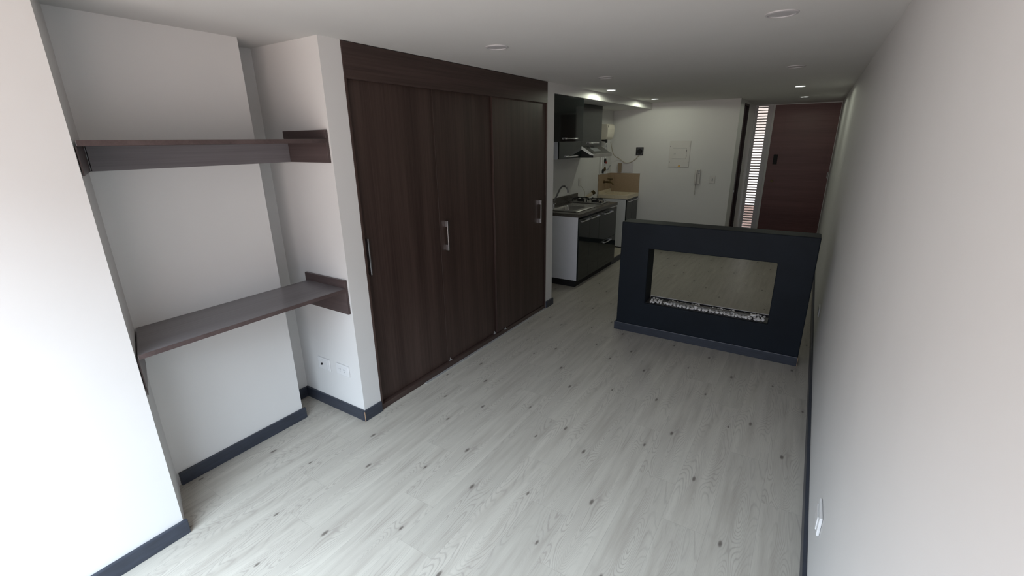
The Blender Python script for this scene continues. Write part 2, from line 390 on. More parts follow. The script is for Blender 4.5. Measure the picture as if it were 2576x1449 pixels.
# ================================================================== WARDROBE
WX = 0.0
wd = thing('wardrobe', (-.3, (Y_A+Y_Bc)/2, 0), 'dark brown wood built-in wardrobe with three sliding doors filling the left wall', 'wardrobe')
e0, e1 = Y_A+.002, Y_Bc-.002
obj('header_panel', B(-.03, .004, e0, e1, 2.20, H-.004), WEN_H, wd, .0015)
obj('frame_post', B(-.12, .003, e0, e0+.014, 0.0, 2.20), WEN_V, wd, .001)
obj('frame_post', B(-.12, .003, e1-.014, e1, 0., 2.20), WEN_V, wd, .001)
obj('bottom_rail', B(-.12, .0015, e0+.014, e1-.014, 0, .042), WEN_H, wd, .001)
obj('top_track', B(-.12, -.035, e0+.014, e1-.014, 2.215, 2.24), ALU, wd)
def handle_v(par, x, y, z0, z1, solid=False):
    if solid:
        h = obj('handle', B((x, x+.030, y, y+.006, z0, z1), ), CHROME, par, .001)
    else:
        bm = bmesh.new(); bx(bm, x+.020, x+.027, y-.006, y+.006, z0, z1)
        for zz in (z0, z1-.045): bx(bm, x, x+.022, y-.006, y+.006, zz, zz+.045)
        h = obj('handle', bm, CHROME, par, .001)
    return h
doors = [(-.052, -.032, e0+.016, 2.676), (-.050, -.030, 2.679, 3.46), (-.029, -.009, 3.405, e1-.016)]
dobj = []
for k, (xa, xb, ya, yb) in enumerate(doors):
    dobj.append(obj('sliding_door', B(xa, xb, ya, yb, .046, 2.212), WEN_V, wd, .0015))
# the near door is proud of the frame edge so that its handle reads in front
obj('handle', B((-.032, -.002, 1.945, 1.956, 1.005, 1.25),), CHROME, dobj[0], .002)
handle_v(dobj[1], -.030, 2.745, 1.012, 1.248); handle_v(dobj[2], -.009, 4.225, 1.008, 1.248)
for x, y in ((-.06, 2.11), (-.034, 2.71), (-.030, 3.38), (-.004, 3.53)):
    g = bmesh.new(); bx(g, x, x+.012, y-.014, y+.014, .043, .047); bx(g, x+.002, x+.005, y-.004, y+.004, .047, .066)
    obj('floor_guide', g, ALU, wd)

# ================================================================== SHELVES in the recess
def shelf(zt, label, dx):
    s = thing('wall_shelf', (-.2, 1.25, zt-.03), label, 'shelf', 'wall shelves in the recess')
    xf = -.012
    # board follows the slightly splayed side of the pillar
    def ysp(x): return Y_P + (Y_I-Y_P)*(x/XN) + .003
    bm = prism(bmesh.new(), [(xf, ysp(xf)+.006), (xf, Y_S-.020), (XN+.002, Y_S-.020), (XN+.002, ysp(XN)+.006)], 2, zt-.022, zt)
    obj('board', bm, SHELF_LIT, s, .002)
    zb = zt-.132 if zt > 1.5 else zt-.178; za = zt+.050
    obj('edge_shade_strip', B(xf+.0005, xf+.003, ysp(xf)+.008, Y_S-.021, zt-.022, zt-.0005), SHELF2, s)  # added strip; the front edge's darker shade is put into its colour
    obj('back_panel', B(XN+.002, XN+.017, ysp(XN)+.006, Y_S-.020, zt-.132, zt-.0225), SHELF_LIT, s, .001)
    obj('end_panel', B(-.425, -.014, Y_S-.019, Y_S-.001, zb, za), SHELF2, s, .002)
    a0 = (-.022, ysp(-.022)); a1 = (XN+.003, ysp(XN+.003))
    obj('end_panel', prism(bmesh.new(), [a0, (a0[0], a0[1]+.005), (a1[0], a1[1]+.005), a1], 2, zt-.20 if zt < 1.5 else zb, zt-.0225), SHELF2, s)
    return s
shelf(1.868, 'dark brown wooden wall shelf near the ceiling, upper of the two in the recess', 0)
shelf(.969, 'dark brown wooden shelf at desk height, lower of the two in the recess', 0)

# ================================================================== FIREPLACE divider
F0, F1, FY0, FY1, FZ = .906, 2.500, 4.214, 4.420, 1.099
O0, O1, OZ0, OZ1 = 1.178, 2.237, .322, .862
fp = thing('fireplace', ((F0+F1)/2, (FY0+FY1)/2, 0), 'black see-through fireplace block standing free in the middle of the floor', 'fireplace')
def frame(bm, x0, x1, z0, z1, a0, a1, c0, c1, y0, y1):
    """rectangular ring in XZ, extruded along y, one closed surface"""
    o = [(x0, z0), (x1, z0), (x1, z1), (x0, z1)]; i = [(a0, c0), (a1, c0), (a1, c1), (a0, c1)]
    V = {}
    for nm, P in (('o', o), ('i', i)):
        for y, s in ((y0, 'f'), (y1, 'b')): V[nm+s] = [bm.verts.new((p[0], y, p[1])) for p in P]
    for k in range(4):
        j = (k+1) % 4
        bm.faces.new((V['of'][k], V['of'][j], V['if'][j], V['if'][k])); bm.faces.new((V['ob'][k], V['ib'][k], V['ib'][j], V['ob'][j]))
        bm.faces.new((V['of'][k], V['ob'][k], V['ob'][j], V['of'][j])); bm.faces.new((V['if'][k], V['if'][j], V['ib'][j], V['ib'][k]))
    bmesh.ops.recalc_face_normals(bm, faces=bm.faces); return bm
obj('body', frame(bmesh.new(), F0, F1, 0, FZ, O0, O1, OZ0, OZ1, FY0, FY1), FIRE, fp, .008, seg=3)
obj('plinth', B((F0-.016, F1-.001, FY0-.016, FY0-.0005, 0, BB), (F0-.016, F0-.0005, FY0-.0005, FY1+.016, 0, BB), (F0-.0005, F1-.001, FY1+.0005, FY1+.016, 0, BB)), BASEM, fp, .003)
obj('plinth_highlight', B(F0-.014, F1-.002, FY0-.0155, FY0-.0135, BB-.0005, BB+.0015), mat('painted_highlight', (.16, .17, .19), .4), fp)  # pale strip painting the highlight along the plinth's top edge
tag(obj('plinth_end', B(F1-.001, F1+.0015, FY0-.016, FY0-.0005, .002, BB-.001), RAW, fp), 'raw light brown end of the black plinth board')
tr = obj('burner_tray', B((O0+.004, O1-.004, FY0+.020, FY1-.006, OZ0, OZ0+.003), (O0+.004, O1-.004, FY1-.010, FY1-.006, OZ0+.003, OZ0+.020)), mat('tray_metal', (.03, .03, .035), .4, .3), fp)
obj('tray_rim', B((O0+.004, O1-.004, FY1-.011, FY1-.005, OZ0+.018, OZ0+.023)), PLAS, tr)
obj('burner', B((1.38, 2.10, 4.298, 4.302, OZ0+.003, OZ0+.028), (1.38, 2.10, 4.328, 4.332, OZ0+.003, OZ0+.028), (1.38, 2.10, 4.302, 4.328, OZ0+.003, OZ0+.014)), STEEL, tr)
# stones
def stone_mesh(sd):
    rnd = random.Random(sd); bm = bmesh.new(); bmesh.ops.create_icosphere(bm, subdivisions=2, radius=1.0)
    ax = Vector((rnd.uniform(.8, 1.3), rnd.uniform(.65, 1.), rnd.uniform(.55, .9)))
    cuts = [(Vector((rnd.gauss(0, 1), rnd.gauss(0, 1), rnd.gauss(0, 1))).normalized(), rnd.uniform(.50, .78)) for _ in range(9)]
    for v in bm.verts:
        for n, dd in cuts:
            q = v.co.dot(n)
            if q > dd: v.co -= n*(q-dd)
        v.co = Vector((v.co.x*ax.x, v.co.y*ax.y, v.co.z*ax.z))
    lo = min(v.co.z for v in bm.verts)
    for v in bm.verts: v.co.z -= lo
    me = bpy.data.meshes.new('stone'); bm.to_mesh(me); bm.free(); me.materials.append(STONE); return me
SM = [stone_mesh(i) for i in range(9)]
placed = []
def put(x, y, z, s):
    o = bpy.data.objects.new('stone', random.choice(SM)); COL.objects.link(o)
    o.location = (x, y, z); o.scale = (s, s, s); o.rotation_euler = (0, 0, random.uniform(0, 6.28))
    tag(o, 'small white stone lying in the long tray of the black fireplace', 'stone', 'white stones in the fireplace tray')
    placed.append(o); return o
zb = OZ0+.007
x = O0+.055
while x < O1-.012:
    s = random.uniform(.014, .021)
    put(x, FY0+.034+random.uniform(-.006, .008), zb, s)
    if random.random() < .85: put(x+random.uniform(-.006, .006), FY0+.060+random.uniform(-.004, .006), zb, random.uniform(.012, .016))
    if random.random() < .35: put(x+random.uniform(-.006, .006), FY0+.045, zb+.013, random.uniform(.009, .012))
    x += s*random.uniform(1.55, 1.95)
x = O0+.05
while x < O1-.03:
    s = random.uniform(.011, .017)
    if not (.12 < (x*3.1 % 1) < .3): put(x, 4.352+random.uniform(-.004, .022), zb, s)
    x += s*random.uniform(1.5, 2.3)
for x, y, z, s in ((1.235, 4.262, zb+.016, .015), (1.26, 4.285, zb, .018), (1.30, 4.27, zb+.012, .014), (1.255, 4.31, zb+.002, .017), (1.31, 4.31, zb, .014), (1.345, 4.29, zb, .012),
                   (2.13, 4.29, zb, .019), (2.16, 4.262, zb+.012, .014), (2.19, 4.30, zb, .015), (2.115, 4.325, zb, .016), (2.15, 4.34, zb+.004, .016), (2.085, 4.262, zb+.014, .012), (1.37, 4.262, zb+.012, .012), (1.86, 4.34, zb+.01, .012), (1.62, 4.345, zb+.008, .012)):
    put(x, y, z, s)
o = put(1.640, 4.262, zb+.014, .021); o['label'] = 'largest bright white stone, in the middle of the fireplace tray'; o.data = o.data.copy(); o.data.materials[0] = STONEW; del o['group']
o = put(2.118, 4.275, zb+.022, .024); o['label'] = 'big white stone on the pile at the right end of the fireplace tray'; o.data = o.data.copy(); o.data.materials[0] = STONEW; del o['group']

# ================================================================== KITCHEN
def hbar(par, x, y0, y1, z, name='handle'):
    bm = bmesh.new()
    tube(bm, [(x+.004, y0, z), (x+.022, y0+.02, z+.001), (x+.030, y0+.05, z+.001), (x+.030, y1-.05, z+.001), (x+.022, y1-.02, z+.001), (x+.004, y1, z)], .006, 8)
    for yy in (y0+.022, y1-.022): bx(bm, x, x+.026, yy-.014, yy+.014, z-.006, z+.009)
    return obj(name, bm, CHROME, par, smooth=True)
BX = -.012   # front of carcass
KB = .095
u1 = thing('base_cabinet', (-.3, 5.54, 0), 'glossy black base cabinet under the sink, with white side panel and two doors', 'cabinet')
obj('side_panel', B(XK+.002, BX, 5.222, 5.238, KB, .920), WHITE, u1, .001)
obj('carcass', B((XK+.002, BX, 5.238, 5.862, KB, KB+.016), (XK+.002, XK+.008, 5.238, 5.862, KB+.016, .88), (XK+.002, BX, 5.862, 5.878, KB, .88)), WHITE, u1)
obj('plinth', B(XK+.002, -.045, 5.255, 5.878, 0, KB), BLACKM, u1)
for ya, yb in ((5.224, 5.546), (5.550, 5.877)):
    dd = obj('door', B(BX+.001, BX+.019, ya, yb, KB-.004, .898), GLOSS, u1, .001)
    hbar(dd, BX+.019, ya+.025, yb-.02, .866)
u2 = thing('base_cabinet', (-.3, 6.2, 0), 'glossy black base cabinet under the gas cooktop, with a lower drawer', 'cabinet')
obj('carcass', B(XK+.002, BX, 5.880, 6.54, KB, .88), WHITE, u2)
obj('plinth', B(XK+.002, -.045, 5.880, 6.54, 0, KB), BLACKM, u2)
dd = obj('door', B(BX+.001, BX+.019, 5.882, 6.54, .487, .898), GLOSS, u2, .001); hbar(dd, BX+.019, 6.03, 6.35, .858)
dd = obj('drawer', B(BX+.001, BX+.019, 5.882, 6.54, KB-.004, .483), GLOSS, u2, .001); hbar(dd, BX+.019, 6.03, 6.33, .452)
# worktop with cut-out for the sink
wt = thing('worktop', (-.32, 5.88, .92), 'dark speckled stone worktop with a low upstand on the kitchen cabinets', 'worktop')
SX0, SX1, SY0, SY1 = -.50, -.17, 5.42, 5.87
obj('slab', B((XK+.002, .012, 5.212, SY0, .922, .963), (XK+.002, .012, SY1, 6.550, .922, .963), (XK+.002, SX0, SY0, SY1, .922, .963), (SX1, .012, SY0, SY1, .922, .963)), GRAN, wt)
obj('upstand', B(XK+.002, XK+.022, 5.212, 6.550, .963, 1.066), GRAN, wt, .002)
# sink
sk = thing('sink', (-.33, 5.7, .963), 'stainless steel kitchen sink with ribbed drainer set in the dark worktop', 'sink')
bm = bmesh.new(); zs = .964
def basin(bm, x0, x1, y0, y1, X0, X1, Y0, Y1, zt, zb, r=.06, n=5):
    def rr(a0, a1, b0, b1, r, z):
        P = []
        for cx, cy, s in ((a1-r, b1-r, 0), (a0+r, b1-r, 1), (a0+r, b0+r, 2), (a1-r, b0+r, 3)):
            for k in range(n+1):
                t = math.pi/2*(s+k/n); P.append(bm.verts.new((cx+r*math.cos(t), cy+r*math.sin(t), z)))
        return P
    L = [rr(X0, X1, Y0, Y1, .012, zt), rr(x0, x1, y0, y1, r, zt), rr(x0+.01, x1-.01, y0+.01, y1-.01, r, zt-.02), rr(x0+.02, x1-.02, y0+.02, y1-.02, r, zb+.02), rr(x0+.05, x1-.05, y0+.05, y1-.05, r*.6, zb)]
    for a, b in zip(L, L[1:]):
        for k in range(len(a)): bm.faces.new((a[k], a[(k+1) % len(a)], b[(k+1) % len(a)], b[k]))
    bm.faces.new(L[-1][::-1])
    bmesh.ops.recalc_face_normals(bm, faces=bm.faces)
    for f in bm.faces: f.normal_flip()
basin(bm, SX0+.008, SX1-.008, SY0+.008, SY1-.008, -.53, -.075, 5.335, 5.895, zs+.003, .80)
sb = obj('bowl', bm, STEEL, sk, smooth=True)
so = sb.modifiers.new('thick', 'SOLIDIFY'); so.thickness = .0012; so.offset = -1
bm = B(-.53, -.075, 5.896, 6.14, zs, zs+.004)
for k in range(7): bx(bm, -.49+k*.055, -.475+k*.055, 5.93, 6.11, zs+.004, zs+.007)
obj('drainer', bm, STEEL, sk, .001)
obj('drain', cyl(bmesh.new(), (-.335, 5.645, .803), .035, .005), CHROME, sk)
# faucet
fa = thing('faucet', (-.59, 5.63, .963), 'chrome gooseneck kitchen faucet rising behind the sink', 'faucet')
fb = (-.59, 5.63)
obj('faucet_base', cyl(cyl(bmesh.new(), (fb[0], fb[1], .970), .027, .012), (fb[0], fb[1], .990), .018, .035), CHROME, fa, smooth=True)
sp_ = [Vector((fb[0], fb[1], 1.0)), Vector((fb[0]+.055, fb[1]+.02, 1.12))] + spline([(fb[0]+.10, fb[1]+.03, 1.215), (fb[0]+.125, fb[1]+.035, 1.242), (fb[0]+.155, fb[1]+.04, 1.250), (fb[0]+.185, fb[1]+.045, 1.238), (fb[0]+.205, fb[1]+.045, 1.205), (fb[0]+.213, fb[1]+.045, 1.165)], 6)
obj('spout', tube(bmesh.new(), sp_, .011, 12), DCHR, fa, smooth=True)
obj('lever', tube(bmesh.new(), [(fb[0]+.01, fb[1]-.025, .985), (fb[0]+.05, fb[1]-.045, 1.005)], .007, 8), CHROME, fa, smooth=True)
tp = thing('filter_tap', (-.50, 5.46, .963), 'small chrome tap at the near end of the worktop, beside the partition', 'tap')
tb = (-.50, 5.50)
obj('tap_body', cyl(cyl(bmesh.new(), (tb[0], tb[1], .972), .020, .010), (tb[0], tb[1], 1.00), .013, .06), CHROME, tp, smooth=True)
obj('tap_handle', B(tb[0]-.028, tb[0]+.03, tb[1]-.007, tb[1]+.007, 1.03, 1.042), CHROME, tp, .003)
# cooktop, two burners
ck = thing('cooktop', (-.36, 6.36, .963), 'steel two-burner gas cooktop with black grates on the worktop', 'cooktop')
obj('cooktop_plate', B(-.62, -.105, 6.205, 6.52, .964, .976), STEEL, ck, .004)
for cx in (-.50, -.27):
    cy = 6.365
    b_ = obj('burner', cyl(cyl(cyl(bmesh.new(), (cx, cy, .982), .050, .012), (cx, cy, .992), .038, .010), (cx, cy, 1.0), .030, .006), BLACKM, ck, smooth=True)
    bm = bmesh.new()
    for k in range(4):
        a = math.pi/4 + k*math.pi/2; c, s = math.cos(a), math.sin(a)
        tube(bm, [(cx+.028*c, cy+.028*s, 1.018), (cx+.095*c, cy+.095*s, 1.022), (cx+.125*c, cy+.125*s, 1.012), (cx+.130*c, cy+.130*s, .978)], .0065, 6)
    ring = [(cx+.105*math.cos(2*math.pi*k/24), cy+.105*math.sin(2*math.pi*k/24), 1.012) for k in range(25)]
    tube(bm, ring, .005, 6)
    obj('grate', bm, BLACKM, ck, smooth=True)
for yy in (6.27, 6.44):
    obj('knob', cyl(cyl(bmesh.new(), (-.145, yy, .981), .021, .010, r2=.019), (-.145, yy, .992), .013, .014), BLACKM if yy < 6.3 else CHROME, ck, smooth=True)
# upper cabinets
def upcab(label, x1, y0, y1, z0, z1, loc=None):
    c = thing('wall_cabinet', ((XK+x1)/2, (y0+y1)/2, z0), label, 'cabinet', None)
    obj('carcass', B(XK+.002, x1-.019, y0, y1, z0, z1), WHITE, c, .001)
    dd = obj('door', B(x1-.018, x1, y0+.001, y1-.001, z0+.001, z1-.001), GLOSS, c, .001)
    return c, dd
c, dd = upcab('deep glossy black wall cabinet hard against the partition, above the fridge gap', -.018, Y_C+.012, 5.300, 1.824, 2.300)
hbar(dd, -.018, 4.80, 5.12, 1.858)
c, dd = upcab('low glossy black wall cabinet with white side, left of the range hood', -.335, 5.305, 5.973, 1.612, 2.300)
hbar(dd, -.335, 5.50, 5.83, 1.640)
c, dd = upcab('glossy black wall cabinet directly above the range hood', -.335, 5.977, 6.665, 1.760, 2.300)
hbar(dd, -.335, 6.19, 6.53, 1.797)
# hood
hd = thing('range_hood', (-.4, 6.32, 1.6), 'slim stainless steel range hood under the wall cabinet', 'range hood')
obj('hood_body', prism(bmesh.new(), [(XK+.002, 1.757), (-.337, 1.757), (-.185, 1.663), (-.165, 1.660), (-.160, 1.654), (-.160, 1.616), (-.172, 1.610), (XK+.002, 1.606)], 1, 5.984, 6.655), mat('hood_steel', (.155, .155, .15), .35, .7, var=.05), hd, .002)
obj('front_lip', B(-.163, -.157, 5.980, 6.660, 1.612, 1.656), STEEL, hd, .001)
obj('side_trim', prism(bmesh.new(), [(-.345, 1.757), (-.330, 1.757), (-.182, 1.665), (-.163, 1.656), (-.163, 1.640), (-.200, 1.643), (-.345, 1.722)], 1, 5.979, 5.984), PLAS, hd)
obj('side_cavity_shade', prism(bmesh.new(), [(-.345, 1.722), (-.200, 1.643), (-.163, 1.640), (-.163, 1.612), (-.60, 1.606), (-.60, 1.722)], 1, 5.980, 5.984), BLACKM, hd)  # black sheet stands in for the shade inside the hollow hood side
def slope(s, d): # point on the sloping face, s along the slope from the top, d above it
    L = math.hypot(.152, .094); ux, uz = .152/L, -.094/L
    return (-.337+ux*s - uz*d*1.0, 1.757+uz*s + ux*d)
for (a, b, s0, s1) in ((6.12, 6.20, .012, .05), (6.26, 6.34, .012, .05), (6.02, 6.06, .13, .155)):
    pts = [slope(s0, .0), slope(s1, .0), slope(s1, .004), slope(s0, .004)]
    obj('control_button', prism(bmesh.new(), pts, 1, a, b), BLACKM, hd)
bm = bmesh.new()
prism(bm, [slope(.05, 0), slope(.13, 0), slope(.13, .002), slope(.05, .002)], 1, 6.16, 6.40)
obj('label_plate', bm, PLASG, hd)
# kitchen wall socket with cable, pipe stub
so_ = thing('wall_socket', (XK, 6.64, 1.19), 'white wall socket on the kitchen wall above the cooktop', 'socket')
obj('cover_plate', B(XK+.001, XK+.010, 6.60, 6.69, 1.165, 1.285), PANEL, so_, .002)
obj('socket_face', B(XK+.010, XK+.013, 6.62, 6.67, 1.19, 1.26), PANEL, so_, .001)
tag(obj('cable', tube(bmesh.new(), spline([(XK+.012, 6.66, 1.17), (XK+.03, 6.70, 1.12), (XK+.05, 6.74, 1.06), (XK+.045, 6.75, .99), (XK+.04, 6.75, .90)]), .003, 6), CABLE), 'thin cream cable hanging from the kitchen socket behind the cooktop', 'cable')
ps = thing('pipe_stub', (XK, 6.99, .97), 'short cream gas pipe elbow sticking out of the kitchen wall', 'pipe')
obj('pipe', tube(bmesh.new(), spline([(XK+.002, 6.90, .955), (XK+.04, 6.93, .985), (XK+.08, 6.97, 1.025)]), .026, 14), TUBM, ps, smooth=True)
obj('pipe_mouth', tube(bmesh.new(), [(XK+.078, 6.968, 1.023), (XK+.105, 6.995, 1.045)], .034, 14), BRASS, ps, smooth=True)
# laundry corner
LY0, LXF = 7.377, -.128
lc = thing('laundry_cabinet', (-.4, 7.65, .088), 'white sided cabinet with black doors under the cream laundry tub', 'cabinet')
obj('carcass', B(XK+.014, LXF-.02, LY0, YB-.022, .105, .898), WHITE, lc, .001)
obj('plinth', B(XK+.002, LXF-.06, LY0+.01, YB-.022, .088, .105), BLACKM, lc)
for ya, yb in ((LY0+.002, 7.652), (7.656, YB-.023)):
    dd = obj('door', B(LXF-.019, LXF, ya, yb, .108, .890), GLOSS, lc, .001)
    hbar(dd, LXF, ya+.015, yb-.015, .865)
tu = thing('laundry_tub', (-.4, 7.65, .905), 'cream laundry tub on the corner cabinet against beige tiles', 'sink')
bm = B((XK+.013, -.55, LY0-.004, YB-.012, .906, .962), (-.20, LXF+.006, LY0-.004, YB-.012, .906, .962), (-.55, -.20, LY0-.004, LY0+.05, .906, .962), (-.55, -.20, YB-.07, YB-.012, .906, .962), (-.55, -.20, LY0+.05, YB-.07, .906, .914))
obj('tub_top', bm, TUBM, tu)
bm = bmesh.new()
for k in range(9): tube(bm, [(-.50+k*.033, LY0+.07, .920), (-.50+k*.033, YB-.20, .918)], .009, 8)
obj('washboard', bm, TUBM, tu, smooth=True)
obj('tub_upstand', B(XK+.013, XK+.028, LY0-.004, YB-.012, .962, 1.012), TUBM, tu, .003)
tl = thing('tile_splashback', (-.4, 7.7, .9), 'beige tile splashback around the laundry tub corner', 'tiles')
obj('side_tiles', B(XK+.001, XK+.012, LY0, YB-.011, .90, 1.283), TILE, tl, .001)
obj('rear_tiles', B(XK+.012, LXF+.004, YB-.011, YB-.001, .90, 1.283), TILE, tl, .001)
obj('grout_lines', B((XK+.012, XK+.0128, 7.80, 7.803, .95, 1.283), (XK+.075, XK+.078, YB-.0118, YB-.011, .95, 1.283)), GROUT, tl)
obj('edge_strip', B((XK+.001, XK+.012, LY0, YB-.011, 1.283, 1.289), (XK+.012, LXF+.008, YB-.012, YB-.001, 1.283, 1.289)), PLAS, tl)
ta = thing('laundry_tap', (XK+.012, 7.62, 1.14), 'dark brass tap on the beige tiles above the laundry tub', 'tap')
obj('tap_body', tube(bmesh.new(), [(XK+.014, 7.62, 1.150), (XK+.02, 7.62, 1.150), (XK+.022, 7.62, 1.150), (XK+.08, 7.62, 1.150), (XK+.13, 7.62, 1.146), (XK+.165, 7.62, 1.135), (XK+.178, 7.62, 1.105)], [.026, .026, .014, .018, .015, .013, .012], 12), BRASS, ta, smooth=True)
obj('tap_handle', tube(tube(bmesh.new(), [(XK+.12, 7.62, 1.155), (XK+.12, 7.62, 1.20)], .008, 8), [(XK+.075, 7.62, 1.202), (XK+.165, 7.62, 1.202)], .009, 8), BRASS, ta, smooth=True)
# heater
he = thing('water_heater', (-.55, 7.345, 1.84), 'small cream water heater high on the kitchen wall beside the wall cabinet', 'water heater')
pr = [(XK+.002, 1.842), (XK+.002, 2.075), (-.475, 2.075), (-.455, 2.060), (-.447, 2.00), (-.450, 1.93), (-.462, 1.88), (-.485, 1.848), (-.50, 1.842)]
obj('housing', prism(bmesh.new(), pr, 1, 7.20, 7.49), HEATW, he, .006, seg=3)
obj('badge', B(-.462, -.449, 7.215, 7.232, 2.02, 2.052), BLACKM, he)
obj('connector', tube(tube(bmesh.new(), [(-.56, 7.25, 1.835), (-.48, 7.25, 1.825)], .018, 10), [(-.55, 7.42, 1.842), (-.55, 7.42, 1.79)], .016, 10), BLACKM, he, smooth=True)
# plumbing below the heater
pp = thing('water_pipes', (XK, 7.55, 1.29), 'white water pipes with dark valves below the water heater', 'pipes')
px = XK+.03
for ys, zt_ in ((7.42, 1.60), (7.50, 1.62), (7.585, 1.835)):
    obj('pipe', tube(bmesh.new(), [(px, ys, 1.295), (px, ys, zt_)], .011, 10), PLAS, pp, smooth=True)
obj('pipe', tube(bmesh.new(), spline([(px, 7.66, 1.295), (px, 7.66, 1.6), (-.55, 7.44, 1.775)]), .009, 10), PLAS, pp, smooth=True)
v1 = obj('valve', tube(bmesh.new(), [(px, 7.585, 1.33), (px, 7.585, 1.36), (px, 7.585, 1.40)], [.013, .020, .013], 10), BRASS, pp, smooth=True)
obj('valve_handle', tube(bmesh.new(), [(px+.02, 7.585, 1.35), (px+.05, 7.60, 1.36), (px+.085, 7.61, 1.43)], .007, 8), PLASG, v1, smooth=True)
v2 = obj('valve', tube(bmesh.new(), [(px, 7.585, 1.46), (px, 7.585, 1.50), (px, 7.585, 1.54)], [.014, .022, .014], 10), BLACKM, pp, smooth=True)
obj('valve_handle', B(px+.012, px+.03, 7.565, 7.605, 1.455, 1.49), RED, v2, .003)
v3 = obj('valve', tube(tube(bmesh.new(), [(px, 7.50, 1.30), (px, 7.50, 1.335), (px, 7.50, 1.37)], [.014, .02, .012], 10), [(px, 7.43, 1.315), (px, 7.50, 1.32)], .010, 8), BLACKM, pp, smooth=True)
obj('pressure_gauge', cyl(bmesh.new(), (px+.03, 7.50, 1.735), .024, .02, 0), PLAS, pp, smooth=True)
tag(obj('junction_box', B(XK+.001, XK+.03, 7.30, 7.40, 1.735, 1.80), PLASG, bevel=.003), 'small grey junction box on the kitchen wall under the water heater', 'junction box')
# items on the back wall
vn = thing('gas_vent', (-.155, YB, 1.58), 'small square black vent high on the back wall, where the cable ends', 'vent')
obj('vent_box', frame(bmesh.new(), -.217, -.093, 1.582, 1.712, -.207, -.103, 1.592, 1.702, YB-.012, YB-.001), BLACKM, vn)
obj('vent_back', B(-.207, -.103, YB-.004, YB-.001, 1.592, 1.702), mat('dark_grey_plastic', (.07, .07, .08), .5), vn)
obj('vent_hose', tube(bmesh.new(), [(-.155, YB-.004, 1.645), (-.155, YB-.03, 1.643)], [.042, .036], 20), BLACKM, vn, smooth=True)
tag(obj('cable', tube(bmesh.new(), spline([(-.545, 7.60, 1.80), (-.56, 7.80, 1.60), (-.50, 7.925, 1.525), (-.40, 7.935, 1.46), (-.31, 7.935, 1.462), (-.22, 7.935, 1.515), (-.17, 7.935, 1.572)]), .006, 8), CABLE, smooth=True), 'cream cable sagging across the back wall to the black vent', 'cable')
tag(obj('tile_offcut', B(-.515, -.452, YB-.030, YB-.008, 1.289, 1.45), mat('brown_tile', (.26, .20, .14), .4), bevel=.001), 'narrow brown tile piece standing on the beige splashback edge', 'tile')
tag(obj('cover_plate', B(-.435, -.25, YB-.008, YB-.001, 1.292, 1.46), CREAMF, bevel=.002), 'blank pale cover plate on the back wall just above the beige tiles', 'cover plate')
# breaker panel
bp_ = thing('breaker_panel', (.495, YB, 1.395), 'white electrical breaker panel with warning triangle on the back wall', 'electrical panel')
obj('panel_cover', B(.335, .660, YB-.008, YB-.001, 1.398, 1.806), PANEL, bp_, .002)
obj('panel_door', B(.392, .605, YB-.013, YB-.008, 1.532, 1.690), PANEL, bp_, .001)
obj('hinge', B((.6055, .6095, YB-.012, YB-.008, 1.64, 1.67), (.6055, .6095, YB-.012, YB-.008, 1.56, 1.59)), BLACKM, bp_)
obj('gap_line', B((.390, .607, YB-.0092, YB-.008, 1.690, 1.6925), (.390, .607, YB-.0092, YB-.008, 1.5285, 1.532)), PLASG, bp_)
for sx, sz in ((.350, 1.72), (.645, 1.728), (.353, 1.478), (.647, 1.48)):
    obj('screw', cyl(bmesh.new(), (sx, YB-.009, sz), .005, .003, 1, 10), BLACKM, bp_)
bm = bmesh.new(); prism(bm, [(.490, 1.410), (.530, 1.410), (.510, 1.443)], 1, YB-.0095, YB-.008)
ws = obj('warning_sign', bm, YEL, bp_)
bm = bmesh.new(); prism(bm, [(.508, 1.434), (.514, 1.434), (.511, 1.426), (.515, 1.426), (.508, 1.414), (.509, 1.422), (.505, 1.422)], 1, YB-.0102, YB-.0095)
obj('lightning_mark', bm, BLACKM, ws)
bm = bmesh.new()
for a, b, c0, d0 in ((.404, .412, 1.60, 1.603), (.418, .421, 1.595, 1.615), (.425, .434, 1.60, 1.603), (.425, .428, 1.60, 1.618), (.438, .441, 1.598, 1.62)): bx(bm, a, b, YB-.0138, YB-.013, c0, d0)
obj('embossed_mark', bm, PLASG, bp_)
# intercom
ic = thing('intercom', (.81, YB, 1.14), 'white intercom handset hanging on the back wall below the breaker panel', 'intercom')
obj('intercom_base', B(.770, .855, YB-.030, YB-.001, 1.142, 1.372), PANEL, ic, .006)
hs = tube(bmesh.new(), spline([(.800, YB-.048, 1.362), (.797, YB-.060, 1.32), (.795, YB-.058, 1.25), (.793, YB-.058, 1.19), (.791, YB-.046, 1.150)]), .015, 10)
for zz in (1.345, 1.165): bx(hs, .776, .812, YB-.050, YB-.032, zz-.022, zz+.022)
obj('handset', hs, PANEL, ic, smooth=True)
obj('speaker_grille', B(.825, .848, YB-.0325, YB-.030, 1.335, 1.36), PLASG, ic)
obj('button', B(.825, .848, YB-.0335, YB-.030, 1.305, 1.318), PLASG, ic)
obj('coiled_cord', tube(bmesh.new(), [(.795+.004*math.cos(k*1.3), YB-.018+.006*math.sin(k*1.3), 1.142-k*.0035) for k in range(50)], .0035, 6), PANEL, ic, smooth=True)
sw = thing('light_switch', (1.04, YB, 1.16), 'white light switch on the back wall right of the intercom', 'switch')
obj('cover_plate', B(1.00, 1.08, YB-.008, YB-.001, 1.158, 1.275), PANEL, sw, .002)
obj('rocker', B(1.035, 1.05, YB-.011, YB-.008, 1.195, 1.235), PLASG, sw, .001)
sw = thing('light_switch', (XC, 9.33, 1.2), 'white light switch in the corridor between bathroom door and louvered window', 'switch')
obj('cover_plate', B(XC+.001, XC+.008, 9.28, 9.38, 1.18, 1.30), PANEL, sw, .002)
